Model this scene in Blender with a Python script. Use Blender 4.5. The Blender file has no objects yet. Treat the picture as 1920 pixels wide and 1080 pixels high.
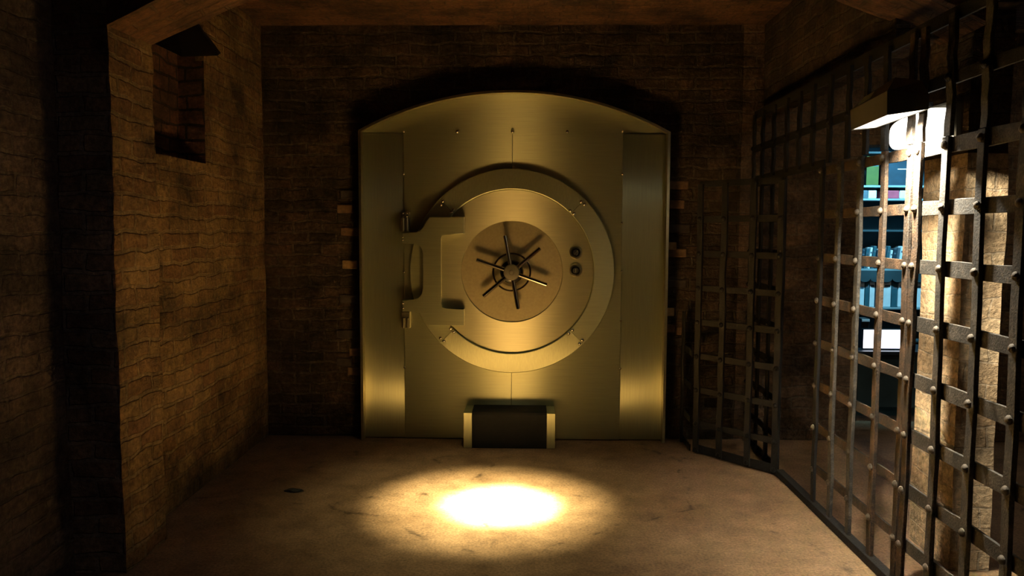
import bpy, bmesh, math, random
from mathutils import Vector, Matrix, noise
random.seed(7)
S = bpy.context.scene
COL = S.collection
PI = math.pi
S.view_settings.view_transform = 'Standard'
S.view_settings.look = 'None'
S.view_settings.exposure = 0.0

# ------------------------------------------------------------------ materials
def newmat(name):
    m = bpy.data.materials.new(name); m.use_nodes = True
    nt = m.node_tree
    for n in list(nt.nodes): nt.nodes.remove(n)
    out = nt.nodes.new('ShaderNodeOutputMaterial')
    bs = nt.nodes.new('ShaderNodeBsdfPrincipled')
    nt.links.new(bs.outputs[0], out.inputs[0])
    return m, nt, bs

def N(nt, t, **kw):
    n = nt.nodes.new(t)
    for k, v in kw.items():
        if k.startswith('_'): n.inputs[k[1:].replace('_', ' ')].default_value = v
        else: setattr(n, k, v)
    return n

def ramp(nt, src, p0, c0, p1, c1):
    r = nt.nodes.new('ShaderNodeValToRGB')
    r.color_ramp.elements[0].position = p0; r.color_ramp.elements[0].color = (*c0, 1)
    r.color_ramp.elements[1].position = p1; r.color_ramp.elements[1].color = (*c1, 1)
    nt.links.new(src, r.inputs[0])
    return r

def mixc(nt, a, b, fac, mode='MIX'):
    m = nt.nodes.new('ShaderNodeMix'); m.data_type = 'RGBA'; m.blend_type = mode
    for s, v in ((m.inputs[0], fac), (m.inputs[6], a), (m.inputs[7], b)):
        if hasattr(v, 'links') or hasattr(v, 'is_linked'): nt.links.new(v, s)
        elif isinstance(v, tuple): s.default_value = (*v, 1)
        else: s.default_value = v
    return m.outputs[2]

def simple(name, col, rough=.6, metal=0, var=.25, scale=8, bump=.0, emit=None, estr=0):
    m, nt, bs = newmat(name)
    tc = nt.nodes.new('ShaderNodeTexCoord')
    nz = N(nt, 'ShaderNodeTexNoise', _Scale=scale, _Detail=6.0)
    nt.links.new(tc.outputs['Object'], nz.inputs['Vector'])
    d = tuple(c * (1 - var) for c in col); l = tuple(min(1, c * (1 + var)) for c in col)
    r = ramp(nt, nz.outputs[0], .35, d, .68, l)
    nt.links.new(r.outputs[0], bs.inputs['Base Color'])
    bs.inputs['Roughness'].default_value = rough
    bs.inputs['Metallic'].default_value = metal
    if bump:
        b = N(nt, 'ShaderNodeBump', _Strength=bump, _Distance=.004)
        n2 = N(nt, 'ShaderNodeTexNoise', _Scale=scale * 12, _Detail=5.0)
        nt.links.new(tc.outputs['Object'], n2.inputs['Vector'])
        nt.links.new(n2.outputs[0], b.inputs['Height']); nt.links.new(b.outputs[0], bs.inputs['Normal'])
    if emit:
        bs.inputs['Emission Color'].default_value = (*emit, 1)
        bs.inputs['Emission Strength'].default_value = estr
    return m

def brick(name, c1, c2, mortar, grime=.55, bw=.225, rh=.083, ms=.009, rough=.85, bump=.8):
    m, nt, bs = newmat(name)
    tc = nt.nodes.new('ShaderNodeTexCoord')
    n0 = N(nt, 'ShaderNodeTexNoise', _Scale=4.5, _Detail=6.0)
    nt.links.new(tc.outputs['UV'], n0.inputs['Vector'])
    sub = N(nt, 'ShaderNodeVectorMath', operation='SUBTRACT'); sub.inputs[1].default_value = (.5, .5, .5)
    nt.links.new(n0.outputs[1], sub.inputs[0])
    sc = N(nt, 'ShaderNodeVectorMath', operation='SCALE'); sc.inputs['Scale'].default_value = .075
    nt.links.new(sub.outputs[0], sc.inputs[0])
    add = N(nt, 'ShaderNodeVectorMath', operation='ADD')
    nt.links.new(tc.outputs['UV'], add.inputs[0]); nt.links.new(sc.outputs[0], add.inputs[1])
    bk = N(nt, 'ShaderNodeTexBrick', _Scale=1.0, _Mortar_Size=ms, _Mortar_Smooth=.35, _Bias=0.0, _Brick_Width=bw, _Row_Height=rh)
    bk.inputs['Color1'].default_value = (*c1, 1); bk.inputs['Color2'].default_value = (*c2, 1); bk.inputs['Mortar'].default_value = (*mortar, 1)
    nt.links.new(add.outputs[0], bk.inputs['Vector'])
    # grime patches and speckle
    n1 = N(nt, 'ShaderNodeTexNoise', _Scale=2.3, _Detail=9.0, _Roughness=.72)
    nt.links.new(tc.outputs['UV'], n1.inputs['Vector'])
    r1 = ramp(nt, n1.outputs[0], .36, (grime * .45,) * 3, .62, (1.25, 1.2, 1.15))
    n2 = N(nt, 'ShaderNodeTexNoise', _Scale=34.0, _Detail=6.0, _Roughness=.7)
    nt.links.new(tc.outputs['UV'], n2.inputs['Vector'])
    r2 = ramp(nt, n2.outputs[0], .35, (.45, .45, .45), .62, (1.2, 1.2, 1.2))
    c = mixc(nt, bk.outputs[0], r1.outputs[0], 1.0, 'MULTIPLY')
    c = mixc(nt, c, r2.outputs[0], .8, 'MULTIPLY')
    nt.links.new(c, bs.inputs['Base Color'])
    bs.inputs['Roughness'].default_value = rough
    bs.inputs['Specular IOR Level'].default_value = .25
    inv = N(nt, 'ShaderNodeMath', operation='SUBTRACT'); inv.inputs[0].default_value = 1.0
    nt.links.new(bk.outputs[1], inv.inputs[1])
    mul = N(nt, 'ShaderNodeMath', operation='MULTIPLY_ADD'); mul.inputs[1].default_value = .9
    nt.links.new(n2.outputs[0], mul.inputs[0]); nt.links.new(inv.outputs[0], mul.inputs[2])
    n3 = N(nt, 'ShaderNodeMath', operation='MULTIPLY_ADD'); n3.inputs[1].default_value = 1.6
    nt.links.new(n1.outputs[0], n3.inputs[0]); nt.links.new(mul.outputs[0], n3.inputs[2])
    b = N(nt, 'ShaderNodeBump', _Strength=bump, _Distance=.022)
    nt.links.new(n3.outputs[0], b.inputs['Height']); nt.links.new(b.outputs[0], bs.inputs['Normal'])
    return m

def steel(name, col, rough, aniso, tangent, grain, broad=0.0, brough=.62):
    m, nt, bs = newmat(name)
    tc = nt.nodes.new('ShaderNodeTexCoord')
    mp = N(nt, 'ShaderNodeMapping'); mp.inputs['Scale'].default_value = grain
    nt.links.new(tc.outputs['Object'], mp.inputs['Vector'])
    nz = N(nt, 'ShaderNodeTexNoise', _Scale=1.0, _Detail=4.0)
    nt.links.new(mp.outputs[0], nz.inputs['Vector'])
    r = ramp(nt, nz.outputs[0], .3, tuple(c * .9 for c in col), .7, tuple(c * 1.06 for c in col))
    nt.links.new(r.outputs[0], bs.inputs['Base Color'])
    rr = N(nt, 'ShaderNodeMapRange'); rr.inputs['To Min'].default_value = rough - .03; rr.inputs['To Max'].default_value = rough + .04
    nt.links.new(nz.outputs[0], rr.inputs['Value']); nt.links.new(rr.outputs[0], bs.inputs['Roughness'])
    bs.inputs['Metallic'].default_value = 1.0
    bs.inputs['Anisotropic'].default_value = aniso
    if tangent:
        cx = nt.nodes.new('ShaderNodeCombineXYZ')
        for i in range(3): cx.inputs[i].default_value = tangent[i]
        nt.links.new(cx.outputs[0], bs.inputs['Tangent'])
    if broad:
        b2 = nt.nodes.new('ShaderNodeBsdfPrincipled'); b2.inputs['Metallic'].default_value = .85; b2.inputs['Roughness'].default_value = brough
        nt.links.new(r.outputs[0], b2.inputs['Base Color'])
        mx = nt.nodes.new('ShaderNodeMixShader'); mx.inputs[0].default_value = broad
        nt.links.new(bs.outputs[0], mx.inputs[1]); nt.links.new(b2.outputs[0], mx.inputs[2])
        out = [n for n in nt.nodes if n.type == 'OUTPUT_MATERIAL'][0]; nt.links.new(mx.outputs[0], out.inputs[0])
    return m

def iron(name, dark, rust, amt):
    m, nt, bs = newmat(name)
    tc = nt.nodes.new('ShaderNodeTexCoord')
    n1 = N(nt, 'ShaderNodeTexNoise', _Scale=9.0, _Detail=8.0, _Roughness=.7)
    n2 = N(nt, 'ShaderNodeTexNoise', _Scale=110.0, _Detail=4.0, _Roughness=.7)
    for n in (n1, n2): nt.links.new(tc.outputs['Object'], n.inputs['Vector'])
    r = ramp(nt, n1.outputs[0], .5 - amt, dark, .72 - amt * .5, rust)
    sp = ramp(nt, n2.outputs[0], .4, (.55, .55, .55), .66, (1.5, 1.5, 1.5))
    nt.links.new(mixc(nt, r.outputs[0], sp.outputs[0], .8, 'MULTIPLY'), bs.inputs['Base Color'])
    bs.inputs['Roughness'].default_value = .62
    bs.inputs['Metallic'].default_value = .25
    b = N(nt, 'ShaderNodeBump', _Strength=.9, _Distance=.004)
    nt.links.new(n2.outputs[0], b.inputs['Height']); nt.links.new(b.outputs[0], bs.inputs['Normal'])
    return m

M = {}
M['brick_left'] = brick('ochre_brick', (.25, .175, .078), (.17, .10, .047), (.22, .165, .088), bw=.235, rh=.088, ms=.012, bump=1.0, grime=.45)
M['brick_back'] = brick('sooty_brick_and_pier_shade', (.090, .057, .033), (.048, .035, .021), (.085, .067, .042), grime=.42, ms=.011, bump=1.0)  # also used on the upper pier as painted lamp hood shade
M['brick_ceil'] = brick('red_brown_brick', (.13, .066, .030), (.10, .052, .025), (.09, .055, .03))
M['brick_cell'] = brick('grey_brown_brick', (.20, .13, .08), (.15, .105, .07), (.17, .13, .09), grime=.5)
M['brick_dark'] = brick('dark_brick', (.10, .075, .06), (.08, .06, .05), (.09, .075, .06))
M['brick_niche_shaded'] = brick('shaded_niche_brick', (.13, .055, .03), (.09, .045, .025), (.03, .022, .016), rh=.09)  # darker brick: the niche's shade is painted into this colour
M['light_brick'] = simple('pale_brick', (.36, .24, .11), .8, 0, .25, 30, .6)
M['mid_brick'] = simple('orange_brick', (.12, .070, .035), .8, 0, .3, 30, .6)
M['black_brick'] = simple('burnt_brick', (.03, .022, .016), .8, 0, .3, 30, .6)
M['pier'] = brick('buff_rendered_brick', (.78, .60, .37), (.66, .47, .27), (.68, .54, .36), grime=1.0, rh=.1, ms=.005, bump=1.0)
STC = (.60, .625, .40)
M['steel_h'] = steel('brushed_steel_horizontal', STC, .38, 1.0, (0, 0, 1), (4, 4, 260), .3)
M['steel_v'] = steel('brushed_steel_vertical', STC, .34, 1.0, (1, 0, 0), (260, 260, 4), .25)
M['ring_v'] = steel('brushed_steel_ring_vertical', STC, .42, .9, (1, 0, 0), (200, 200, 4), .6, .7)
M['ring_h'] = steel('brushed_steel_ring_horizontal', STC, .42, .9, (0, 0, 1), (4, 4, 200), .6, .7)
M['steel_ring'] = steel('brushed_steel_ring', STC, .40, .6, (0, 0, 1), (4, 4, 200))
M['steel_disc'] = steel('brushed_steel_disc', (.72, .70, .46), .38, 1.0, (0, 0, 1), (4, 4, 260), .3)
M['steel_dial'] = steel('satin_steel_dial', (.46, .41, .25), .6, .0, None, (60, 60, 60))
M['steel_edge'] = steel('polished_steel_edge', (.62, .57, .38), .3, .0, None, (30, 30, 30))
M['hub'] = steel('satin_grey_hub', (.30, .28, .22), .42, .0, None, (40, 40, 40))
M['bolt'] = steel('bright_bolt', (.85, .8, .65), .22, .0, None, (20, 20, 20))
M['chrome'] = steel('chrome', (.55, .52, .44), .14, .0, None, (20, 20, 20))
M['chrome_dark'] = steel('smoked_chrome', (.16, .155, .14), .2, .0, None, (20, 20, 20))
M['black'] = simple('black_rubber', (.006, .007, .007), .95, 0, .3, 40, .5)
M['iron'] = iron('dark_iron', (.006, .0055, .0048), (.014, .011, .008), .0)
M['iron_rust'] = iron('rusty_iron', (.040, .030, .021), (.15, .085, .045), .04)
M['iron_grey'] = iron('grey_pitted_iron', (.040, .037, .031), (.12, .105, .082), .04)
M['rivet'] = simple('worn_rivet_steel', (.12, .10, .075), .5, .4, .3, 60, .5)
M['hood'] = simple('grey_enamel_sheet', (.13, .115, .085), .5, .2, .15, 6)
M['tab'] = simple('pale_green_enamel', (.42, .46, .30), .4, 0, .1, 6)
M['hood_in'] = simple('white_enamel', (.85, .85, .82), .45, 0, .04, 6)
M['lens'] = simple('lit_glass_and_glow_plate', (.95, .95, .92), .3, 0, .02, 6, 0, (1.0, .96, .84), 2.2)  # lamp diffuser glass, also the added glowing plate behind the bars
M['tube'] = simple('lit_lamp_tube', (.95, .95, .95), .3, 0, .02, 6, 0, (1.0, .93, .76), 10)
M['screen'] = simple('lit_screen', (.9, .9, .95), .3, 0, .01, 6, 0, (.86, .88, 1.0), 2.4)
M['plastic'] = simple('black_plastic', (.02, .022, .026), .45, 0, .1, 6)
M['shelf'] = simple('blue_grey_painted_board', (.25, .34, .36), .6, 0, .15, 6)
M['shelf_dark'] = simple('dark_teal_board', (.03, .06, .07), .6, 0, .2, 6)
M['white'] = simple('white_paper', (.80, .84, .85), .7, 0, .08, 14)
M['teal'] = simple('teal_cloth', (.02, .10, .13), .7, 0, .15, 14)
M['navy'] = simple('navy_cloth', (.008, .03, .05), .7, 0, .15, 14)
M['maroon'] = simple('maroon_cloth', (.40, .06, .10), .7, 0, .15, 14)
M['olive'] = simple('olive_paper', (.06, .09, .012), .7, 0, .2, 8)
M['greybook'] = simple('grey_cloth', (.08, .12, .15), .7, 0, .15, 14)
M['blue_wall'] = simple('dark_blue_plaster', (.02, .05, .075), .8, 0, .25, 3)
M['chip'] = simple('dark_stone', (.02, .018, .014), .8, 0, .3, 20, .6)

def floor_mat():
    m, nt, bs = newmat('worn_stone_floor')
    tc = nt.nodes.new('ShaderNodeTexCoord')
    n1 = N(nt, 'ShaderNodeTexNoise', _Scale=1.1, _Detail=8.0, _Roughness=.65)
    n2 = N(nt, 'ShaderNodeTexNoise', _Scale=75.0, _Detail=5.0, _Roughness=.7)
    n4 = N(nt, 'ShaderNodeTexNoise', _Scale=6.0, _Detail=8.0, _Roughness=.7)
    for n in (n1, n2, n4): nt.links.new(tc.outputs['UV'], n.inputs['Vector'])
    c = ramp(nt, n1.outputs[0], .38, (.20, .12, .062), .62, (.32, .205, .118)).outputs[0]
    c = mixc(nt, c, ramp(nt, n4.outputs[0], .35, (.62, .60, .58), .6, (1.1, 1.1, 1.1)).outputs[0], .8, 'MULTIPLY')
    c = mixc(nt, c, ramp(nt, n2.outputs[0], .35, (.5, .48, .45), .68, (1.45, 1.4, 1.35)).outputs[0], .85, 'MULTIPLY')
    # flagstone joints and hairline cracks
    nd = N(nt, 'ShaderNodeTexNoise', _Scale=2.2, _Detail=6.0)
    nt.links.new(tc.outputs['UV'], nd.inputs['Vector'])
    sub = N(nt, 'ShaderNodeVectorMath', operation='SUBTRACT'); sub.inputs[1].default_value = (.5, .5, .5)
    nt.links.new(nd.outputs[1], sub.inputs[0])
    sc = N(nt, 'ShaderNodeVectorMath', operation='SCALE'); sc.inputs['Scale'].default_value = .22
    nt.links.new(sub.outputs[0], sc.inputs[0])
    add = N(nt, 'ShaderNodeVectorMath', operation='ADD')
    nt.links.new(tc.outputs['UV'], add.inputs[0]); nt.links.new(sc.outputs[0], add.inputs[1])
    vo = N(nt, 'ShaderNodeTexVoronoi', feature='DISTANCE_TO_EDGE', _Scale=.85)
    nt.links.new(add.outputs[0], vo.inputs['Vector'])
    cr = ramp(nt, vo.outputs[0], .0, (0, 0, 0), .012, (1, 1, 1))
    gate = ramp(nt, n4.outputs[0], .40, (0, 0, 0), .50, (1, 1, 1))
    crm = mixc(nt, cr.outputs[0], (1.0, 1.0, 1.0), gate.outputs[0])
    c = mixc(nt, mixc(nt, c, (.35, .33, .28), 1.0, 'MULTIPLY'), c, crm)
    nt.links.new(c, bs.inputs['Base Color'])
    bs.inputs['Roughness'].default_value = .62
    bs.inputs['Specular IOR Level'].default_value = .3
    h = N(nt, 'ShaderNodeMath', operation='MULTIPLY_ADD'); h.inputs[1].default_value = .6
    nt.links.new(n2.outputs[0], h.inputs[0]); nt.links.new(n4.outputs[0], h.inputs[2])
    b = N(nt, 'ShaderNodeBump', _Strength=.55, _Distance=.008)
    nt.links.new(h.outputs[0], b.inputs['Height']); nt.links.new(b.outputs[0], bs.inputs['Normal'])
    return m
M['floor'] = floor_mat()

# ------------------------------------------------------------------ mesh helpers
class MB:
    def __init__(self): self.bm = bmesh.new(); self.mats = []
    def mi(self, m):
        if m is None: return 0
        if m not in self.mats: self.mats.append(m)
        return self.mats.index(m)
    def hexa(self, v, bevel=0, m=None):
        """v: 8 corners, bottom ring 0-3 then top ring 4-7"""
        b = self.bm; before = set(b.faces); vs = [b.verts.new(p) for p in v]
        fs = [b.faces.new([vs[i] for i in f]) for f in ((3, 2, 1, 0), (4, 5, 6, 7), (0, 1, 5, 4), (1, 2, 6, 5), (2, 3, 7, 6), (3, 0, 4, 7))]
        if bevel:
            es = {e for f in fs for e in f.edges}
            r = bmesh.ops.bevel(b, geom=list(es), offset=bevel, segments=2, affect='EDGES', profile=.6)
        i = self.mi(m)
        for f in b.faces:
            if f not in before: f.material_index = i
    def box(self, x0, x1, y0, y1, z0, z1, bevel=0, m=None):
        self.hexa([(x0, y0, z0), (x1, y0, z0), (x1, y1, z0), (x0, y1, z0), (x0, y0, z1), (x1, y0, z1), (x1, y1, z1), (x0, y1, z1)], bevel, m)
    def bar(self, p0, p1, side, w, t, bevel=.002, m=None):
        """flat bar from p0 to p1, width w along side, thickness t across"""
        p0, p1, side = Vector(p0), Vector(p1), Vector(side).normalized()
        n = (p1 - p0).normalized().cross(side).normalized()
        a, c = side * w / 2, n * t / 2
        self.hexa([p0 - a - c, p0 + a - c, p0 + a + c, p0 - a + c, p1 - a - c, p1 + a - c, p1 + a + c, p1 - a + c], bevel, m)
    def lathe(self, prof, origin, axis, seg=32, m=None, smooth=True, cap=True):
        """prof: (radius, height) pairs along axis"""
        b = self.bm; ax = Vector(axis).normalized()
        q = Vector((0, 0, 1)).rotation_difference(ax); o = Vector(origin); rings = []
        for r, h in prof:
            if r < 1e-6: rings.append([b.verts.new(o + q @ Vector((0, 0, h)))])
            else: rings.append([b.verts.new(o + q @ Vector((r * math.cos(2 * PI * k / seg), r * math.sin(2 * PI * k / seg), h))) for k in range(seg)])
        fs = []
        for A, B in zip(rings, rings[1:]):
            for k in range(seg):
                k2 = (k + 1) % seg
                if len(A) == 1 and len(B) == 1: continue
                if len(A) == 1: fs.append(b.faces.new([A[0], B[k2], B[k]][::-1] if 0 else [A[0], B[k], B[k2]]))
                elif len(B) == 1: fs.append(b.faces.new([A[k], A[k2], B[0]]))
                else: fs.append(b.faces.new([A[k], A[k2], B[k2], B[k]]))
        if cap:
            for R_ in (rings[0], rings[-1]):
                if len(R_) > 1: fs.append(b.faces.new(R_))
        i = self.mi(m)
        for f in fs: f.material_index = i; f.smooth = smooth and len(f.verts) <= 4
    def cyl(self, p0, p1, r, seg=16, bevel=.0, m=None):
        p0, p1 = Vector(p0), Vector(p1); L = (p1 - p0).length
        pr = [(r, 0), (r, L)] if not bevel else [(r - bevel, 0), (r, bevel), (r, L - bevel), (r - bevel, L)]
        self.lathe(pr, p0, p1 - p0, seg, m)
    def prism(self, pts, y0, y1, bevel=0, m=None):
        """polygon in XZ extruded along Y from y0 (front) to y1"""
        b = self.bm
        A = [b.verts.new((x, y0, z)) for x, z in pts]; B = [b.verts.new((x, y1, z)) for x, z in pts]
        fr = b.faces.new(A); bk = b.faces.new(B[::-1]); fs = [fr, bk]
        n = len(pts)
        for k in range(n): fs.append(b.faces.new([A[(k + 1) % n], A[k], B[k], B[(k + 1) % n]]))
        if bevel:
            r = bmesh.ops.bevel(b, geom=list(fr.edges), offset=bevel, segments=2, affect='EDGES', profile=.5)
            fs = [f for f in fs if f.is_valid] + list(r['faces'])
        i = self.mi(m)
        for f in fs:
            if f.is_valid: f.material_index = i
    def build(self, name, mat=None, parent=None, uv=False, smooth_angle=None, local=False):
        b = self.bm
        bmesh.ops.recalc_face_normals(b, faces=b.faces)
        if parent is not None and not local:
            bmesh.ops.translate(b, verts=b.verts, vec=-Vector(parent_world(parent)))
        if uv: box_uv(b)
        me = bpy.data.meshes.new(name)
        anys = any(f.smooth for f in b.faces); b.to_mesh(me); b.free()
        if anys: me.set_sharp_from_angle(angle=.5)
        for m in ([mat] if mat else []) + self.mats: me.materials.append(m)
        o = bpy.data.objects.new(name, me); COL.objects.link(o)
        if parent is not None: o.parent = parent
        return o

def parent_world(p):
    v = Vector((0, 0, 0))
    while p is not None: v = v + p.location; p = p.parent
    return v

def box_uv(b):
    uvl = b.loops.layers.uv.verify()
    for f in b.faces:
        n = f.normal
        ax = max(range(3), key=lambda i: abs(n[i]))
        for l in f.loops:
            c = l.vert.co
            l[uvl].uv = ((c.y, c.z), (c.x, c.z), (c.x, c.y))[ax]

def empty(name, loc, label=None, cat=None, group=None, rotz=0):
    o = bpy.data.objects.new(name, None); COL.objects.link(o); o.location = loc
    o.rotation_euler = (0, 0, rotz); o.empty_display_size = .1
    if label: tag(o, label, cat, group)
    return o
def tag(o, label, cat, group=None):
    o['label'] = label; o['category'] = cat
    if group: o['group'] = group
    return o
def structure(o): o['kind'] = 'structure'; return o
def dupe(o, parent=None, loc=None):
    c = o.copy(); COL.objects.link(c); c.parent = parent
    if loc is not None: c.location = loc
    return c
def dupe_tree(o, loc):
    c = dupe(o, None, loc)
    for ch in list(o.children):
        d = dupe(ch, c)
        for g in list(ch.children): dupe(g, d)
    return c

def rough(p, amp):
    v = Vector(p)
    a = noise.noise_vector(v * 2.1) * amp + noise.noise_vector(v * 9.0) * amp * .45
    return v + a
def axis_pts(a, b, step):
    n = max(1, round((b - a) / step)); return [a + (b - a) * i / n for i in range(n + 1)]
def rough_box(mb, x0, x1, y0, y1, z0, z1, step=.06, amp=.012, flat_z=True, skip=''):
    b = mb.bm; xs, ys, zs = axis_pts(x0, x1, step), axis_pts(y0, y1, step), axis_pts(z0, z1, step); V = {}
    def gv(x, y, z):
        k = (round(x, 4), round(y, 4), round(z, 4))
        if k not in V:
            q = rough(k, amp)
            if flat_z and (abs(z - z0) < 1e-6 or abs(z - z1) < 1e-6): q.z = z
            V[k] = b.verts.new(q)
        return V[k]
    def grid(P, Q, f):
        for i in range(len(P) - 1):
            for j in range(len(Q) - 1):
                b.faces.new([gv(*f(P[i], Q[j])), gv(*f(P[i + 1], Q[j])), gv(*f(P[i + 1], Q[j + 1])), gv(*f(P[i], Q[j + 1]))])
    for X in (x0, x1): grid(ys, zs, lambda a, c, X=X: (X, a, c))
    for Y in (y0, y1): grid(xs, zs, lambda a, c, Y=Y: (a, Y, c))
    for Z in (z0, z1): grid(xs, ys, lambda a, c, Z=Z: (a, c, Z))

# ------------------------------------------------------------------ camera (stands in the vault, looking slightly down)
f_px, pitch, roll, yaw = 1452.7, .074, .0039, -.0212
Rt = Vector((math.cos(yaw), -math.sin(yaw), 0)); F0 = Vector((math.sin(yaw), math.cos(yaw), 0)); U0 = Vector((0, 0, 1))
Fw = F0 * math.cos(pitch) - U0 * math.sin(pitch); Up = F0 * math.sin(pitch) + U0 * math.cos(pitch)
R2 = Rt * math.cos(roll) + Up * math.sin(roll); U2 = Up * math.cos(roll) - Rt * math.sin(roll)
cam_d = bpy.data.cameras.new('camera'); cam = bpy.data.objects.new('camera', cam_d); COL.objects.link(cam)
mt = Matrix.Identity(4)
for i in range(3): mt[i][0] = R2[i]; mt[i][1] = U2[i]; mt[i][2] = -Fw[i]
mt[0][3], mt[1][3], mt[2][3] = 0, 0, 1.6
cam.matrix_world = mt
cam_d.sensor_width = 36; cam_d.lens = f_px / 1920 * 36; cam_d.clip_start = .05
S.camera = cam

# ------------------------------------------------------------------ setting
CZ = 3.127; WY = 5.905
def patch(name, mat, x0, x1, y0, y1, z0, z1, step=.07, amp=.01):
    mb = MB(); rough_box(mb, x0, x1, y0, y1, z0, z1, step, amp); return structure(mb.build(name, mat, None, uv=True))

mb = MB()
xs = axis_pts(-2.4, 4.3, .12); ys = axis_pts(-1.6, 7.7, .12)
gv = [[mb.bm.verts.new((x, y, -.004 * abs(noise.noise(Vector((x * 1.3, y * 1.3, 0))))) ) for y in ys] for x in xs]
for i in range(len(xs) - 1):
    for j in range(len(ys) - 1): mb.bm.faces.new([gv[i][j], gv[i + 1][j], gv[i + 1][j + 1], gv[i][j + 1]])
structure(mb.build('floor', M['floor'], None, uv=True))

# back wall, from the left corner to the doorway of the blue room, then beyond it
mb = MB()
rough_box(mb, -2.2, 2.5, WY, WY + .22, 0, CZ, .07, .006)
rough_box(mb, 3.55, 4.3, WY, WY + .22, 0, CZ, .1, .01)
rough_box(mb, 2.5, 3.55, WY, WY + .22, 2.25, CZ, .1, .01)
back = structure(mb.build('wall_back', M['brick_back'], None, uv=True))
back.data.materials.append(M['brick_cell'])
for p in back.data.polygons:
    if p.center.x > 1.62: p.material_index = 1
# individual bricks that stand out beside the vault
mb = MB()
rb = random.Random(3)
for (x, z, w, k) in ((-1.368, 1.335, .115, 'light_brick'), (-1.33, .66, .10, 'mid_brick'), (-1.36, 1.585, .15, 'mid_brick'), (-1.345, .51, .10, 'mid_brick'),
                     (1.085, 1.485, .07, 'light_brick'), (1.075, .985, .075, 'light_brick'), (1.12, 1.435, .15, 'mid_brick'), (1.085, .86, .07, 'mid_brick'),
                     (1.11, 1.80, .13, 'mid_brick'), (1.12, 1.945, .16, 'mid_brick'), (1.16, .84, .06, 'mid_brick'), (-1.40, 1.76, .12, 'mid_brick'), (-1.36, 1.87, .15, 'black_brick'),
                     (-1.40, .80, .16, 'black_brick'), (-1.38, 1.07, .14, 'black_brick'), (-1.42, .58, .12, 'black_brick'), (1.14, 1.62, .16, 'black_brick'), (1.13, .76, .13, 'black_brick'), (1.13, 1.2, .14, 'black_brick')):
    mb.box(x - w / 2, x + w / 2, WY - .011, WY + .02, z - .032, z + .032, .008, M[k])
structure(mb.build('wall_back_bricks', None, back))

# left wall with the deep niche
mb = MB()
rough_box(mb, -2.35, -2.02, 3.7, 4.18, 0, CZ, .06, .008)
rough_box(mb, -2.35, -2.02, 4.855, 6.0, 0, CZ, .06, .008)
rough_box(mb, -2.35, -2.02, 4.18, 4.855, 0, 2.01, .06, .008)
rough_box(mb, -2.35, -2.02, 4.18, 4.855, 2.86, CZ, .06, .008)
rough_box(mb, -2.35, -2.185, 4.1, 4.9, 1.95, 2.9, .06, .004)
o = structure(mb.build('wall_left', M['brick_left'], None, uv=True)); o.data.materials.append(M['brick_niche_shaded'])
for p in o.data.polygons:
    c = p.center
    if 4.14 < c.y < 4.90 and 1.97 < c.z < 2.90 and c.x < -2.05: p.material_index = 1  # inner faces get the painted niche shade
patch('wall_left_pier', M['brick_left'], -2.45, -1.87, 3.46, 3.87, 0, CZ, .05, .014)
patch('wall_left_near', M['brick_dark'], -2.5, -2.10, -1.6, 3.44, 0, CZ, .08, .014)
patch('wall_rear', M['brick_dark'], -2.5, 4.4, -1.8, -1.6, 0, CZ, .3, .01)
patch('wall_right', M['brick_cell'], 4.1, 4.3, -1.6, 6.0, 0, CZ, .15, .01)
patch('wall_right_upper', M['brick_back'], 1.74, 1.98, 3.8, WY, 2.52, CZ, .07, .01)
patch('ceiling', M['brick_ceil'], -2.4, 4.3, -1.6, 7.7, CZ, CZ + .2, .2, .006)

# transverse brick arch rib
mb = MB(); b = mb.bm
prof = []; xc, hs = .05, 1.93
nA = 60
for i in range(nA + 1):
    t = -1 + 2 * i / nA; x = xc + hs * t
    prof.append((x, 2.50 + .47 * (1 - t * t)))
ysA = axis_pts(3.46, 3.87, .06)
rowsA = [[b.verts.new(rough((x, y, z), .012)) for y in ysA] for x, z in prof]
topA = [[b.verts.new((x, y, CZ + .02)) for y in (ysA[0], ysA[-1])] for x, z in prof]
for i in range(nA):
    for j in range(len(ysA) - 1): b.faces.new([rowsA[i][j], rowsA[i + 1][j], rowsA[i + 1][j + 1], rowsA[i][j + 1]])
    b.faces.new([rowsA[i][0], rowsA[i + 1][0], topA[i + 1][0], topA[i][0]])
    b.faces.new([rowsA[i][-1], rowsA[i + 1][-1], topA[i + 1][1], topA[i][1]])
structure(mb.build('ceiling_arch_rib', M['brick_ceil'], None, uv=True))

# buff stone pier inside the cell
mb = MB(); rough_box(mb, 2.0, 2.185, 3.61, 3.99, 0, 2.62, .03, .008)
rough_box(mb, 1.95, 2.6, 3.50, 4.02, 2.6, CZ, .06, .01)
o = structure(mb.build('wall_cell_pier', M['pier'], None, uv=True)); o.data.materials.append(M['brick_back'])
for p in o.data.polygons:
    if p.center.z > 1.95: p.material_index = 1  # upper pier in dark brick: painted shade above the lamp hood

# blue room beyond the doorway
mb = MB()
mb.box(2.3, 2.44, 6.12, 7.6, 0, CZ); mb.box(4.1, 4.25, 6.12, 7.6, 0, CZ); mb.box(2.3, 4.25, 7.55, 7.7, 0, CZ)
structure(mb.build('wall_blue_room', M['blue_wall'], None, uv=True))

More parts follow.
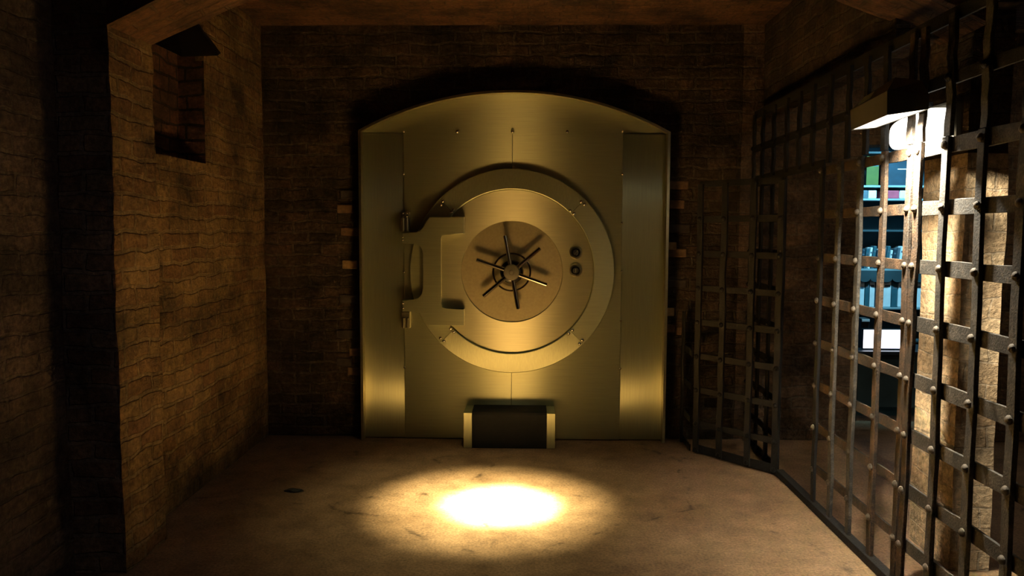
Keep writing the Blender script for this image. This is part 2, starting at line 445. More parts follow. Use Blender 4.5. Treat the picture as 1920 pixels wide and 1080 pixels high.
# ------------------------------------------------------------------ vault surround
VF = 5.86          # front plane of the steel panels
CX, CZV = -.125, 1.291
AR, AC = 2.38, .245   # arch radius and centre height
def arch_z(x, r=AR): return AC + math.sqrt(r * r - (x - CX + .0) ** 2)
X0, X1 = -1.262, 1.032
vs = empty('vault_surround', (CX, VF, 0), 'arched brushed steel surround in the dark brick wall framing the round vault door', 'vault frame')
def arcpts(xa, xb, r=AR, n=36): return [(xa + (xb - xa) * i / n, arch_z(xa + (xb - xa) * i / n, r)) for i in range(n + 1)]
mb = MB(); mb.prism([(X0 + .012, 2.329), (X1 - .012, 2.329)] + arcpts(X1 - .012, X0 + .012, AR - .012), VF - .0115, VF + .02)
mb.build('arched_panel', M['steel_h'], vs)
mb = MB(); mb.box(X0 + .012, -.943, VF, VF + .02, .006, 2.325, .0015); mb.build('side_panel', M['steel_v'], vs)
mb = MB(); mb.box(.701, X1 - .012, VF, VF + .02, .006, 2.325, .0015); mb.build('side_panel', M['steel_v'], vs)
mb = MB(); mb.box(-.941, CX - .001, VF - .012, VF + .02, .006, 2.327, .0012); mb.build('centre_panel', M['steel_h'], vs)
mb = MB(); mb.box(CX + .001, .699, VF - .012, VF + .02, .006, 2.327, .0012); mb.build('centre_panel', M['steel_h'], vs)
# rim: thin steel trim that stands forward round the edge
mb = MB()
outer = [(X0 - .008, 0.0), (X0 - .008, 2.33)] + arcpts(X0 - .004, X1 + .004, AR + .006, 40) + [(X1 + .008, 2.33), (X1 + .008, 0.0)]
inner = [(X0 + .012, 0.0), (X0 + .012, 2.322)] + arcpts(X0 + .014, X1 - .014, AR - .012, 40) + [(X1 - .012, 2.322), (X1 - .012, 0.0)]
b = mb.bm; n = len(outer)
fo = [b.verts.new((x, VF - .072, z)) for x, z in outer]; fi = [b.verts.new((x, VF - .072, z)) for x, z in inner]
bo = [b.verts.new((x, VF + .02, z)) for x, z in outer]; bi = [b.verts.new((x, VF + .02, z)) for x, z in inner]
for k in range(n - 1):
    b.faces.new([fo[k], fo[k + 1], fi[k + 1], fi[k]]); b.faces.new([fi[k], fi[k + 1], bi[k + 1], bi[k]])
    b.faces.new([bo[k], bo[k + 1], fo[k + 1], fo[k]]); b.faces.new([bi[k], bi[k + 1], bo[k + 1], bo[k]])
for k in (0, n - 1): b.faces.new([fo[k], fi[k], bi[k], bo[k]])
mb.build('rim_trim', M['steel_edge'], vs)

def bolt_mesh(name, r, h):
    mb = MB(); mb.lathe([(r * .7, 0), (r, h * .15), (r, h * .45), (r * .72, h * .8), (r * .3, h), (0, h)], (0, 0, 0), (0, -1, 0), 16)
    o = mb.build(name, M['bolt'], None); me = o.data; bpy.data.objects.remove(o); return me
bolt_big = bolt_mesh('bolt', .0135, .014)
bolt_small = bolt_mesh('bolt', .010, .012)
bolt_tiny = bolt_mesh('bolt', .0075, .008)
def put(mesh, name, loc, parent):
    o = bpy.data.objects.new(name, mesh); COL.objects.link(o); o.parent = parent
    o.location = Vector(loc) - parent_world(parent); return o
for x, z in ((-.936, 2.336), (-.537, 2.336), (-.124, 2.337), (.284, 2.337), (.694, 2.338), (-.941, 2.02), (-.943, 1.284), (-.943, .551),
             (.697, 2.024), (.698, 1.66), (.701, 1.297), (.701, .922), (.701, .556)):
    put(bolt_small if abs(x + .12) > .8 else bolt_big, 'bolt', (x, VF - .012, z), vs)

# ------------------------------------------------------------------ vault door
vd = empty('vault_door', (-.94, 5.8, 0), 'round brushed steel vault door with spoked handwheel and hinge arm on its left', 'vault door')
C = Vector((CX, 0, CZV))
# conical ring in four segments, split on the diagonals
def ring_segment(a0, a1, mat):
    mb = MB(); b = mb.bm; prof = [(.768, VF - .012), (.768, VF - .048), (.763, VF - .053), (.621, VF - .072), (.616, VF - .069), (.616, VF - .045)]
    n = 40; rows = []
    for i in range(n + 1):
        a = a0 + (a1 - a0) * i / n
        rows.append([b.verts.new((CX + r * math.cos(a), y, CZV + r * math.sin(a))) for r, y in prof])
    for i in range(n):
        for j in range(len(prof) - 1):
            f = b.faces.new([rows[i][j], rows[i + 1][j], rows[i + 1][j + 1], rows[i][j + 1]]); f.smooth = (j == 2)
    b.faces.new(rows[0]); b.faces.new(rows[-1])
    return mb.build('ring_segment', M[mat], vd)
g = .0016
for k in range(4): ring_segment(PI / 4 + k * PI / 2 + g, PI / 4 + (k + 1) * PI / 2 - g, ('ring_v', 'ring_h')[k % 2])
# dark backing behind the seams, so the joints read as lines
mb = MB(); mb.lathe([(.76, 0), (.76, .034), (.62, .052)], (CX, VF - .012, CZV), (0, -1, 0), 96, None, False, False); mb.build('ring_backing', M['chrome_dark'], vd)
# main disc, annulus with recessed dial
mb = MB(); mb.lathe([(.614, 0), (.614, .034), (.611, .037), (.383, .037), (.380, .034), (.380, .018)], (CX, VF - .012, CZV), (0, -1, 0), 128, None, False, False)
mb.build('door_disc', M['steel_disc'], vd)
mb = MB(); mb.lathe([(.380, .0), (.380, .026), (.0, .0262)], (CX, VF - .012, CZV), (0, -1, 0), 96, None, False, False); mb.build('dial_plate', M['steel_dial'], vd)

RB = ((-.642, 1.817), (-.654, 1.789), (-.562, 1.75), (-.578, 1.734), (.307, 1.749), (.335, 1.729), (.389, 1.816), (.413, 1.797), (.304, .831), (.331, .856), (.388, .751), (.408, .78), (-.584, .862), (-.56, .838), (-.661, .788), (-.637, .764))
for x, z in RB:
    r = math.hypot(x - CX, z - CZV); y = VF - .072 + (r - .622) / (.762 - .622) * .019
    put(bolt_big, 'bolt', (x, y + .001, z), vd)

# hinge arm: thick C shaped plate with two lugs
arm = [(-.478, 1.699), (-.478, 1.574), (-.624, 1.572), (-.646, 1.564), (-.654, 1.54), (-.654, 1.049), (-.645, 1.023), (-.621, 1.014), (-.480, 1.014), (-.480, .892), (-.745, .89), (-.769, .932), (-.785, .972), (-.805, .99), (-.837, .995), (-.94, .995), (-.94, 1.077), (-.852, 1.08), (-.812, 1.092), (-.788, 1.12), (-.782, 1.171), (-.781, 1.429), (-.787, 1.469), (-.806, 1.492), (-.83, 1.504), (-.937, 1.504), (-.937, 1.58), (-.826, 1.583), (-.802, 1.587), (-.786, 1.603), (-.778, 1.63), (-.758, 1.669), (-.734, 1.699)]
mb = MB(); mb.prism(arm, VF - .135, VF - .045, .006); mb.build('hinge_arm', M['steel_h'], vd)
# hinges: paired knuckles with bolts
for z0, z1, bz in ((1.590, 1.735, (1.728, 1.703)), (.862, .986, (.895, .870))):
    mb = MB(); mb.box(-.958, -.892, VF - .07, VF - .012, z0, z1, .004)
    h = mb.build('hinge', M['steel_edge'], vd)
    mb = MB(); mb.cyl((-.938, VF - .083, z0 + .004), (-.938, VF - .083, z1 - .045), .0125, 16, .002); mb.build('knuckle', M['steel_edge'], h)
    mb = MB(); mb.cyl((-.907, VF - .080, z0 + .004), (-.907, VF - .080, z1 - .045), .0085, 16, .002); mb.build('knuckle', M['steel_edge'], h)
    for x in (-.938, -.907):
        for z in bz: put(bolt_tiny, 'bolt', (x, VF - .07, z), h)
for z in (1.551, 1.527, 1.056, 1.022): put(bolt_tiny, 'bolt', (-.931, VF - .135, z), vd)

# handwheel
hw_c = Vector((CX, VF - .1, CZV))
mb = MB(); mb.lathe([(.088, 0), (.088, .03), (.080, .04), (.066, .042), (.066, .085), (.05, .09), (.0, .09)], (CX, VF - .03, CZV), (0, -1, 0), 40)
hw = mb.build('handwheel', M['chrome_dark'], vd)
mb = MB(); mb.lathe([(.052, 0), (.059, .006), (.059, .04), (.053, .048), (.02, .05), (.015, .056), (0, .058)], (CX, VF - .118, CZV), (0, -1, 0), 40)
mb.build('hub_cap', M['hub'], hw)
mb = MB(); b = mb.bm
ns, nr = 64, 10; rr_ = [[b.verts.new((CX + (.139 + .0075 * math.cos(t)) * math.cos(a), VF - .085 + .0075 * math.sin(t), CZV + (.139 + .0075 * math.cos(t)) * math.sin(a))) for t in [2 * PI * j / nr for j in range(nr)]] for a in [2 * PI * i / ns for i in range(ns)]]
for i in range(ns):
    for j in range(nr):
        f = b.faces.new([rr_[i][j], rr_[(i + 1) % ns][j], rr_[(i + 1) % ns][(j + 1) % nr], rr_[i][(j + 1) % nr]]); f.smooth = True
mb.build('wheel_rim', M['chrome'], hw)
for k in range(6):
    a = math.radians(100.5 - 60 * k); d = Vector((math.cos(a), 0, math.sin(a)))
    p = Vector((CX, VF - .125, CZV))
    mb = MB(); mb.cyl(p + d * .04, p + d * .278, .0155, 20, .003); mb.build('spoke', M['chrome'], hw)

# combination dials
for z in (1.44, 1.305):
    mb = MB(); mb.lathe([(.050, 0), (.050, .012), (.046, .018), (.036, .019), (.034, .012), (.0, .012)], (.352, VF - .048, z), (0, -1, 0), 40)
    dl = mb.build('combination_dial', M['steel_edge'], vd)
    mb = MB(); mb.lathe([(.033, 0), (.033, .016), (.029, .022), (.027, .022), (.026, .014), (.0, .014)], (.352, VF - .058, z), (0, -1, 0), 32); mb.build('dial_collar', M['chrome_dark'], dl)
    mb = MB(); mb.lathe([(.023, 0), (.022, .022), (.018, .026), (.0, .026)], (.352, VF - .066, z), (0, -1, 0), 28); mb.build('dial_knob', M['plastic'], dl)
    mb = MB(); sl = (.35 if z > 1.4 else 0); mb.bar((.352 - sl * .03, VF - .094, z - .013), (.352 + sl * .03, VF - .094, z + .013), (1, 0, 0), .004, .003, 0); mb.build('index_mark', M['steel_edge'], dl)

# ------------------------------------------------------------------ step under the door
st = empty('steel_step', (-.135, 5.72, 0), 'low steel sided box step with black rubber mat at the foot of the vault', 'step')
sx0, sx1, sy0, sy1, sz = -.472, .202, 5.605, 5.846, .262
mb = MB(); mb.box(sx0, sx0 + .062, sy0, sy1, 0, sz, .002); mb.build('cheek', M['ring_v'], st)
mb = MB(); mb.box(sx1 - .062, sx1, sy0, sy1, 0, sz, .002); mb.build('cheek', M['ring_v'], st)
mb = MB(); mb.box(sx0 + .063, sx1 - .063, sy0 + .004, sy1, 0.0, sz - .002); mb.build('core', M['steel_h'], st)
mb = MB(); b = mb.bm
mt_prof = [(sy0 - .004, 0.001), (sy0 - .006, sz - .012), (sy0 + .004, sz + .004), (sy0 + .02, sz + .007), (sy1 - .002, sz + .007), (sy1 - .002, sz - .0), (sy0 + .02, sz - .0), (sy0 + .0035, sz - .006), (sy0 + .0035, .001)]
L_ = [b.verts.new((sx0 + .062, y, z)) for y, z in mt_prof]; R_ = [b.verts.new((sx1 - .062, y, z)) for y, z in mt_prof]
for k in range(len(mt_prof)): b.faces.new([L_[k], L_[(k + 1) % len(mt_prof)], R_[(k + 1) % len(mt_prof)], R_[k]])
b.faces.new(L_); b.faces.new(R_[::-1])
mb.build('rubber_mat', M['black'], st)

# ------------------------------------------------------------------ iron grilles
XF = 1.65
Z0, DZ = 1.6985, .2444
rail_z = {j: Z0 - j * DZ for j in range(-3, 7)}
mb = MB(); mb.lathe([(.017, 0), (.0165, .005), (.012, .011), (.005, .0145), (0, .015)], (0, 0, 0), (-1, 0, 0), 12)
_o = mb.build('rivet', M['rivet'], None); rivet_me = _o.data; bpy.data.objects.remove(_o)
mb = MB(); mb.lathe([(.017, 0), (.0165, .005), (.012, .011), (.005, .0145), (0, .015)], (0, 0, 0), (-1, 0, 0), 12)
_o = mb.build('rivet', M['iron'], None); rivet_dark = _o.data; bpy.data.objects.remove(_o)

def wavy_bar(p0, p1, side, w, t, amp, seed, seg=9):
    """hand forged square bar with slight bends"""
    mb = MB(); b = mb.bm; p0, p1 = Vector(p0), Vector(p1); side = Vector(side).normalized()
    n = (p1 - p0).normalized().cross(side).normalized(); R = random.Random(seed); rows = []
    for i in range(seg + 1):
        k = i / seg; e = 0 if i in (0, seg) else 1
        c = p0.lerp(p1, k) + side * R.uniform(-amp, amp) * e + n * R.uniform(-amp, amp) * e
        ww, tt = w * R.uniform(.92, 1.08) / 2, t * R.uniform(.92, 1.08) / 2; ch = .28 * min(ww, tt)
        rows.append([b.verts.new(c + side * s + n * q) for s, q in ((-ww + ch, -tt), (ww - ch, -tt), (ww, -tt + ch), (ww, tt - ch), (ww - ch, tt), (-ww + ch, tt), (-ww, tt - ch), (-ww, -tt + ch))])
    for i in range(seg):
        for j in range(8): b.faces.new([rows[i][j], rows[i][(j + 1) % 8], rows[i + 1][(j + 1) % 8], rows[i + 1][j]])
    b.faces.new(rows[0]); b.faces.new(rows[-1][::-1])
    return mb

def grille(name, loc, label, cat, ys, zb, zt, rails, y_end, mat, rust, group=None, rotz=0, over=.03, drift=0.0, rivets=True, bw=.046, dr_rivet=False, rail_mat=None, tail=None, skip_end=False):
    """bars stand at local y positions, rails run along local y; local x=0 is the grille plane"""
    r = empty(name, loc, label, cat, group, rotz)
    bars = []
    for i, y in enumerate(ys):
        dy = drift if not isinstance(drift, (list, tuple)) else drift[i]
        m = mat if not isinstance(mat, (list, tuple)) else mat[i]
        bar = wavy_bar((0, y, zb), (0, y + dy * (zt - zb), zt), (0, 1, 0), bw, .018, .0035 if rivets else .001, int(abs(ys[0]) * 977) + 31 * i).build('vertical_bar', m, r, local=True)
        bars.append((bar, y, dy))
    for z, w, *rg_ in rails:
        ya, yb = rg_ if rg_ else (y_end[0] - over, y_end[1] + over)
        mb = wavy_bar((.0148, ya, z), (.0148, yb, z), (0, 0, 1), w, .011, .0012, int(z * 1000) + 7, 7)
        mb.build('rail', rail_mat or M['iron'], r, local=True)
    if rivets:
        for bar, y, dy in bars:
            for z, w, *rg_ in rails:
                if rg_ and not (rg_[0] < y < rg_[1]): continue
                if zb + .02 < z < zt - .01:
                    o = bpy.data.objects.new('rivet', rivet_dark if dr_rivet else rivet_me); COL.objects.link(o); o.parent = bar
                    o.location = (-.0095, y + dy * (z - zb), z)
    return r

thin = [(rail_z[j], .044) for j in range(-1, 7)]
slim = [(rail_z[j], .050) for j in range(-1, 7)]
full = [(rail_z[j], .062) for j in range(-1, 7)]
# fixed panel between back wall and doorway
gx = XF
grille('iron_grille', (gx, 0, 0), 'narrow fixed dark iron grille behind the open gate leaf', 'grille',
       (5.80, 5.56, 5.32, 5.065), 0.0, 1.945, thin + [(.03, .05)], (5.10, 5.80), M['iron'], None, dr_rivet=True, over=.015)
# narrow leaf standing open into the room
ang = math.atan2(1.66 - 1.215, 5.55 - 5.04)  # swings from the doorway post
Lg = math.hypot(1.66 - 1.215, 5.55 - 5.04)
grille('iron_gate', (1.632, 5.035, 0), 'dark iron lattice gate leaf standing open into the room, nearest the vault', 'gate',
       (.01, .215, .44, .64), 0.012, 1.93, [(z - .012, w) for z, w in thin] + [(.035, .06)], (.03, .64), M['iron'], None, rotz=ang, dr_rivet=True, over=.016)
# short return from the gate to the back wall
grille('iron_grille', (1.172, 5.60, 0), 'short iron lattice return standing between the open gate and the back wall', 'grille',
       (.235, ), 0.0, 1.0, [(rail_z[5], .05), (rail_z[4], .05), (rail_z[6], .05), (.02, .05)], (.0, .235), M['iron'], None, rivets=False, over=.01)
# two leaves of the near gate
grille('iron_gate', (1.655, 0, 0), 'rusty iron lattice gate leaf left of the gap under the lamp', 'gate',
       (4.423, 4.181, 3.9315, 3.676, 3.427), 0.045, 1.974, slim, (3.427, 4.423), [M['iron'], M['iron_grey'], M['iron_grey'], M['iron_rust'], M['iron_rust']], None,
       drift=(.009, .004, .0, .0, -.004), over=.032, rail_mat=M['iron_rust'])
grille('iron_gate', (1.645, 0, 0), 'grey pitted iron lattice gate leaf in front of the buff pier', 'gate',
       (3.352, 3.112, 2.8665, 2.622, 2.39, 2.16), 0.045, 1.974, full, (2.16, 3.352), [M['iron_rust']] + [M['iron_grey']] * 5, None, drift=(-.010, .004, .004, .004, .004, .004), over=.014, rail_mat=M['iron_grey'])
# transom grille over gates and doorway
tb = [5.78, 5.57, 5.325, 5.06, 4.825, 4.60, 4.345, 4.095, 3.88, 3.675, 3.427, 3.335, 3.12, 2.875, 2.63, 2.40, 2.16]
grille('iron_grille', (1.65, 0, 0), 'long dark iron transom grille running above the gates, under the brick ceiling', 'grille',
       tb, 1.978, 2.45, [(2.452, .06), (2.205, .05), (1.982, .05, 4.44, 5.83)], (2.1, 5.82), [M['iron']] * 10 + [M['iron_rust']] * 2 + [M['iron_grey']] * 5, None, dr_rivet=True, over=.01)
# threshold bar on the floor
mb = MB(); mb.box(1.632, 1.682, 2.1, 5.03, 0.0, .042, .004)
tag(mb.build('threshold_bar', M['iron'], None), 'long flat dark iron sill bar on the floor under the gates', 'threshold')

# ------------------------------------------------------------------ floodlight at the gate
def folded_hood(mb, P, T, th=.004):
    """P bottom rim, T top rim (same length), open underneath; sheet with thickness via inner shell"""
    b = mb.bm; n = len(P)
    def shell(P, T, mi):
        p = [b.verts.new(v) for v in P]; t = [b.verts.new(v) for v in T]; fs = [b.faces.new(t)]
        for k in range(n): fs.append(b.faces.new([p[k], p[(k + 1) % n], t[(k + 1) % n], t[k]]))
        for f in fs: f.material_index = mi
        return p
    c = sum((Vector(v) for v in P), Vector()) / n
    ct = sum((Vector(v) for v in T), Vector()) / n
    a = shell(P, T, mb.mi(M['hood']))
    Pi = [Vector(v) + (c - Vector(v)).normalized() * th * 1.6 for v in P]; Ti = [Vector(v) + (ct - Vector(v)).normalized() * th * 1.6 - Vector((0, 0, th)) for v in T]
    d = shell(Pi, Ti, mb.mi(M['hood_in']))
    for k in range(n):
        f = b.faces.new([a[k], a[(k + 1) % n], d[(k + 1) % n], d[k]]); f.material_index = mb.mi(M['hood_in'])
fl = empty('floodlight', (1.6, 3.3, 2.05), 'lit lamp with folded grey sheet hood on the grille, plus an added glowing plate as a lit patch behind the bars', 'lamp')
mb = MB()
Pb = [(1.500, 3.69, 2.072), (1.43, 3.172, 2.066), (1.600, 3.185, 2.092), (1.622, 3.35, 2.094), (1.622, 3.72, 2.085)]
Qb = [(1.497, 3.70, 2.165), (1.435, 3.19, 2.165), (1.605, 3.195, 2.150), (1.624, 3.35, 2.155), (1.622, 3.73, 2.165)]
Tb = [(1.545, 3.62, 2.225), (1.515, 3.30, 2.240), (1.595, 3.24, 2.215), (1.62, 3.34, 2.235), (1.620, 3.58, 2.235)]
b = mb.bm
for rings, mi in (((Pb, Qb, Tb), mb.mi(M['hood'])),):
    rv = [[b.verts.new(v) for v in r_] for r_ in rings]
    for A, B_ in zip(rv, rv[1:]):
        for k in range(5): b.faces.new([A[k], A[(k + 1) % 5], B_[(k + 1) % 5], B_[k]]).material_index = mi
    b.faces.new(rv[-1]).material_index = mi
mb.build('hood', None, fl)
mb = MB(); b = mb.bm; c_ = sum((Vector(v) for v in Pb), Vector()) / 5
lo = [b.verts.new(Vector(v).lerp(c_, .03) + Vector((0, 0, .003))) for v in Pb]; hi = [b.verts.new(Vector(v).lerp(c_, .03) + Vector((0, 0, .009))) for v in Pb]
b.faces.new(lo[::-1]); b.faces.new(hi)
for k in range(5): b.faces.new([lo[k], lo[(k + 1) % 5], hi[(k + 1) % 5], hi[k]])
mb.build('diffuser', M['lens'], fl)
mb = MB(); q = [(1.488, 3.60, 2.176), (1.502, 3.56, 2.205), (1.494, 3.44, 2.208), (1.474, 3.44, 2.176)]
mb.hexa([(x + .02, y, z) for x, y, z in q] + q, .001)
mb.build('hood_tab', M['tab'], fl)
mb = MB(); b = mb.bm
glow_plate_prof = []
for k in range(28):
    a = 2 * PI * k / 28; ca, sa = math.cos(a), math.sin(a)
    glow_plate_prof.append((abs(ca) ** .55 * math.copysign(.228, ca), abs(sa) ** .55 * math.copysign(.072, sa)))
def ringv(x, s): return [b.verts.new((x, 3.535 + y * s, 2.055 + z * s - y * .04)) for y, z in glow_plate_prof]
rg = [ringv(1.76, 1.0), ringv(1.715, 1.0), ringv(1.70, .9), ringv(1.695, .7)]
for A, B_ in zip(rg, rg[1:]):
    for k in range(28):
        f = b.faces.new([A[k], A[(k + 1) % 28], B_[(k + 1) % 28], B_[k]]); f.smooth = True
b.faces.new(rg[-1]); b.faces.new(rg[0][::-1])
mb.build('lens', M['lens'], fl)  # added glowing plate, paints a brightly lit patch behind the bars
mb = MB(); mb.box(1.758, 1.80, 3.29, 3.78, 1.965, 2.15, .012); mb.build('glow_plate_back', M['hood'], fl)  # dark back added behind the glowing plate
mb = MB(); mb.box(1.61, 1.77, 3.48, 3.51, 2.15, 2.17, .003); mb.build('bracket', M['iron'], fl)

# unlit hood hanging in front of the niche
nl = empty('hooded_lamp', (-1.95, 4.5, 2.7), 'unlit black sheet metal lamp hood in the top of the wall niche at left', 'lamp')
mb = MB()
folded_hood(mb, [(-2.11, 4.30, 2.64), (-1.93, 4.34, 2.555), (-1.80, 4.52, 2.60), (-1.86, 4.72, 2.66), (-2.11, 4.72, 2.70)],
            [(-2.09, 4.42, 2.80), (-2.00, 4.44, 2.79), (-1.93, 4.52, 2.80), (-1.95, 4.62, 2.81), (-2.08, 4.62, 2.81)])
h = mb.build('hood', None, nl); h.data.materials.clear(); h.data.materials.append(M['plastic']); h.data.materials.append(M['plastic'])
mb = MB(); mb.cyl((-2.14, 4.5, 2.8), (-2.03, 4.52, 2.785), .012, 10); mb.build('bracket', M['plastic'], nl)

# ------------------------------------------------------------------ blue room: bookshelf, books, screen
bs = empty('bookshelf', (3.35, 7.2, 0), 'dark teal bookshelf with pale shelf edges in the blue lit room beyond the bars', 'bookshelf')
bx0, bx1, by0, by1 = 3.02, 3.78, 7.2, 7.45
for x in (bx0, bx1 - .025):
    mb = MB(); mb.box(x, x + .025, by0, by1, 0, 2.35, .002); mb.build('side_board', M['shelf_dark'], bs)
mb = MB(); mb.box(bx0, bx1, by1, by1 + .012, 0, 2.35); mb.build('back_board', M['shelf_dark'], bs)
for z in (.25, .60, .905, 1.262, 1.62, 1.905, 2.025, 2.33):
    mb = MB(); mb.box(bx0 + .025, bx1 - .025, by0 - .004, by1, z - .018, z, .002)
    mb.build('shelf_board', M['shelf'] if z in (.905, 1.262, 1.905, 2.025) else M['shelf_dark'], bs)
# scalloped valance under the third shelf
mb = MB(); b = mb.bm
pts = [(bx0 + .03, 1.244)]
ns = 7; wv = (bx1 - bx0 - .06) / ns
for i in range(ns):
    for k in range(9):
        a = PI * k / 8; pts.append((bx0 + .03 + wv * (i + .5) - math.cos(a) * wv / 2, 1.175 - math.sin(a) * .035))
pts.append((bx1 - .03, 1.244))
mb.prism(pts[:1] + pts[1:], by0 - .008, by0 - .003); mb.build('valance', M['shelf_dark'], bs)

def book(x, z, w, h, d, mat, lab, group, lean=0, flat=False):
    mb = MB()
    ca, sa = math.cos(lean), math.sin(lean)
    def T(u, y, v): return (x + u * ca + v * sa, y, z + v * ca - u * sa + (w * sa if lean > 0 else 0))
    y0, y1 = by0 + .02, by0 + .02 + d
    mb.hexa([T(0, y0, 0), T(w, y0, 0), T(w, y1, 0), T(0, y1, 0), T(0, y0, h), T(w, y0, h), T(w, y1, h), T(0, y1, h)], min(w, h) * .12, M[mat])
    t = .003
    if not flat:
        mb.hexa([T(t, y0 + .01, h - .002), T(w - t, y0 + .01, h - .002), T(w - t, y1 - .004, h - .002), T(t, y1 - .004, h - .002), T(t, y0 + .01, h + .001), T(w - t, y0 + .01, h + .001), T(w - t, y1 - .004, h + .001), T(t, y1 - .004, h + .001)], 0, M['white'])
        # spine band
        mb.hexa([T(w * .15, y0 - .001, h * .72), T(w * .85, y0 - .001, h * .72), T(w * .85, y0 + .002, h * .72), T(w * .15, y0 + .002, h * .72), T(w * .15, y0 - .001, h * .80), T(w * .85, y0 - .001, h * .80), T(w * .85, y0 + .002, h * .80), T(w * .15, y0 + .002, h * .80)], 0, M['greybook'])
    o = mb.build('book', None, None)
    # put the origin at the book's foot
    o.data.transform(Matrix.Translation(-Vector((x, y0, z)))); o.location = (x, y0, z)
    tag(o, lab, 'book', group); return o
# lower row: thick white and teal volumes
row = [('white', .05), ('teal', .045), ('white', .05), ('navy', .035), ('teal', .04), ('white', .075), ('teal', .06), ('white', .085), ('teal', .04), ('navy', .04), ('white', .05), ('teal', .05)]
x = bx0 + .045; cnt = {}
labs = {'white': 'tall white volume in the row under the scalloped valance', 'teal': 'tall teal volume in the row under the scalloped valance', 'navy': 'tall navy volume in the row under the scalloped valance'}
for k, (c, w) in enumerate(row):
    book(x, .906, w - .004, .235 + .012 * ((k * 7) % 3), .15, c, labs[c], c + ' volumes in the lower row'); x += w
# middle row: thinner leaning books
row = [('navy', .03), ('teal', .03), ('white', .022), ('teal', .03), ('navy', .028), ('white', .02), ('greybook', .025), ('teal', .03), ('white', .018), ('navy', .03), ('greybook', .022), ('white', .022), ('teal', .03), ('white', .022), ('navy', .03), ('teal', .03)]
x = bx0 + .04
labs = {'white': 'thin white book leaning in the row above the scalloped valance', 'teal': 'thin teal book leaning in the row above the scalloped valance', 'navy': 'thin navy book leaning in the row above the scalloped valance', 'greybook': 'thin grey book leaning in the row above the scalloped valance'}
for k, (c, w) in enumerate(row):
    book(x, 1.263, w - .003, .17 + .012 * ((k * 5) % 4), .12, c, labs[c], {'greybook': 'grey'}.get(c, c) + ' books in the middle row', lean=.12); x += w + .006
# top row: books and boxes lying flat
for x, w, c, lab in ((3.06, .05, 'greybook', 'small grey box at the left of the top shelf row'), (3.115, .075, 'white', 'white box on the top shelf between the grey box and the maroon volume'),
                     (3.245, .15, 'maroon', 'maroon volume lying on the narrow top shelf'), (3.40, .09, 'white', 'white box on the top shelf right of the maroon volume')):
    o = book(x, 1.906, w, .075, .14, c, lab, None, flat=True)
    if c != 'maroon': o.name = 'storage_box'; o['category'] = 'box'
mb = MB(); mb.box(3.09, 3.20, 7.22, 7.226, 2.03, 2.29, 0, M['olive']); mb.box(3.095, 3.195, 7.2195, 7.2205, 2.20, 2.27, 0, M['teal'])
tag(mb.build('picture_card', None, None), 'upright olive green card standing on the top shelf of the bookshelf', 'card')
mb = MB(); mb.box(3.24, 3.52, 7.22, 7.24, 2.026, 2.29, 0, M['navy']); mb.box(3.37, 3.48, 7.2165, 7.221, 2.17, 2.178, 0, M['white']); mb.box(3.27, 3.38, 7.2165, 7.221, 2.235, 2.240, 0, M['teal'])
tag(mb.build('picture_card', None, None), 'wide dark blue card with thin pale lines on the top shelf', 'card')
for z in (1.263, .906):
    pass
# low desk with glowing screen
dk = empty('desk', (3.1, 6.6, 0), 'low dark desk in front of the bookshelf in the blue room', 'desk')
mb = MB(); mb.box(2.72, 3.6, 6.5, 6.95, .57, .60, .004); mb.build('desktop', M['plastic'], dk)
for x in (2.75, 3.54):
    for y in (6.53, 6.9):
        mb = MB(); mb.box(x, x + .035, y, y + .035, 0, .57, .003); mb.build('leg', M['plastic'], dk)
mb = MB(); mb.box(2.79, 3.54, 6.54, 6.55, .12, .57); mb.build('modesty_panel', M['shelf_dark'], dk)
sc = empty('display_screen', (3.04, 6.62, .60), 'glowing white flat screen standing low on the desk behind the bars', 'screen')
mb = MB(); mb.box(2.845, 3.245, 6.605, 6.625, .606, .778, .004); mb.build('casing', M['plastic'], sc)
mb = MB(); mb.box(2.852, 3.238, 6.602, 6.606, .613, .771); mb.build('lit_panel', M['screen'], sc)
mb = MB(); mb.box(2.97, 3.12, 6.615, 6.68, .60, .608, .002); mb.build('foot', M['plastic'], sc)
mb = MB(); mb.box(2.87, 2.94, 6.70, 6.80, .60, .856, .004, M['plastic']); mb.box(2.872, 2.938, 6.69, 6.70, .83, .85, .001, M['white'])
tag(mb.build('speaker_box', None, None), 'small dark box with a pale top band behind the left end of the glowing screen', 'box')
for z, lab in ((1.263, 'small white round jar at the end of the leaning books'), (.906, 'small white round jar at the end of the tall volumes row')):
    pass

# dark chip of stone on the floor, left
mb = MB(); bmesh.ops.create_icosphere(mb.bm, subdivisions=3, radius=1)
for v in mb.bm.verts:
    q = noise.noise_vector(v.co * 1.7) * .35; v.co = Vector(((v.co.x + q.x) * .055, (v.co.y + q.y) * .03, max(-.2, v.co.z + q.z) * .014))
o = mb.build('stone_chip', M['chip'], None); o.location = (-1.43, 4.62, .002); tag(o, 'flat dark chip of stone lying on the floor left of the pool of light', 'stone')

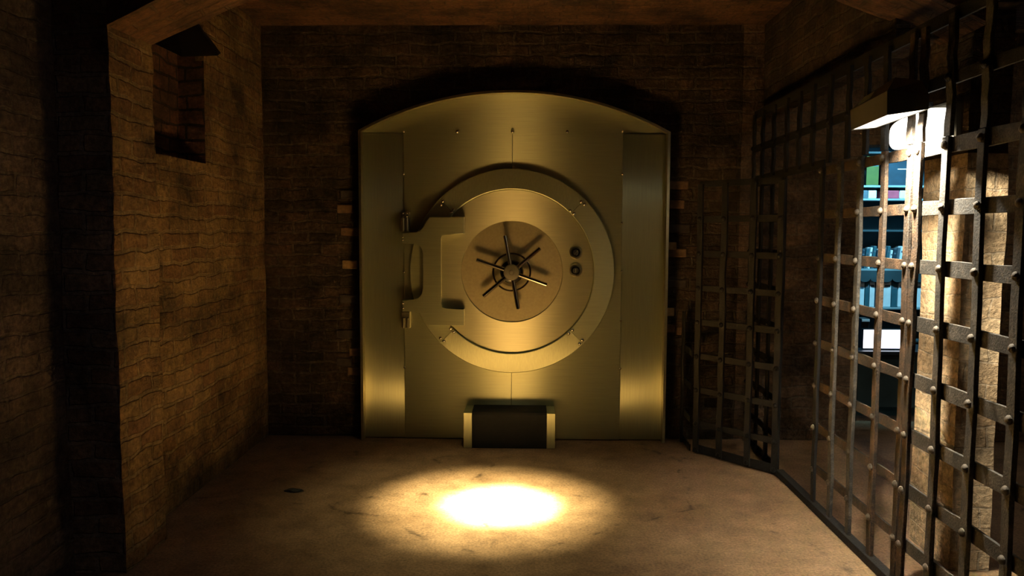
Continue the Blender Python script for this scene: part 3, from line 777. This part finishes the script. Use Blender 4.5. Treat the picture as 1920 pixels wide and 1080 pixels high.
# ------------------------------------------------------------------ lights
def spot(name, loc, target, power, col, size, blend, rad=.03):
    d = bpy.data.lights.new(name, 'SPOT'); d.energy = power; d.color = col; d.spot_size = size; d.spot_blend = blend; d.shadow_soft_size = rad
    o = bpy.data.objects.new(name, d); COL.objects.link(o); o.location = loc
    o.rotation_euler = (Vector(target) - Vector(loc)).to_track_quat('-Z', 'Y').to_euler(); return o
WARM = (1.0, .87, .45)
SL = (-.18, 4.55, 3.05)
spot('ceiling_spot', SL, (-.12, 4.43, 0), 200000, WARM, math.radians(8.5), 1.0, .05)
spot('ceiling_spot_inner', SL, (-.16, 4.43, 0), 26000, WARM, math.radians(15), 1.0, .05)
spot('ceiling_spot_outer', SL, (-.22, 4.43, 0), 2600, WARM, math.radians(30), 1.0, .05)
spot('ceiling_spot_halo', SL, (-.30, 4.42, 0), 140, WARM, math.radians(50), 1.0, .06)
spot('ceiling_spot_wide', SL, (.10, 4.44, 0), 15, WARM, math.radians(95), 1.0, .06)
def area(name, loc, target, power, col, sx, sy, spread=PI):
    d = bpy.data.lights.new(name, 'AREA'); d.energy = power; d.color = col; d.shape = 'RECTANGLE'; d.size = sx; d.size_y = sy; d.spread = spread
    o = bpy.data.objects.new(name, d); COL.objects.link(o); o.location = loc
    o.rotation_euler = (Vector(target) - Vector(loc)).to_track_quat('-Z', 'Y').to_euler(); return o
area('floodlight_beam', (1.50, 3.33, 2.055), (1.97, 3.38, 1.15), 50, (1.0, .89, .70), .03, .07, math.radians(118))
area('cell_fill', (2.95, 4.3, 3.05), (2.95, 4.3, 0), 7, (1.0, .84, .58), .5, .5)  # added warm fill to lift the cell floor and brick
# blue lit room
spot('blue_room_light', (3.15, 6.35, 2.85), (3.3, 7.3, 1.35), 330, (.28, .74, 1.0), math.radians(75), .8, .1)
# added dim purple fill from behind the camera, for the left walls
spot('left_fill', (.2, -.9, 2.1), (-2.15, 2.9, 1.0), 26, (.74, .66, .92), math.radians(44), .7, .2)

w = bpy.data.worlds.new('world'); S.world = w; w.use_nodes = True
bg = w.node_tree.nodes['Background']; bg.inputs[0].default_value = (.5, .5, .8, 1); bg.inputs[1].default_value = .004
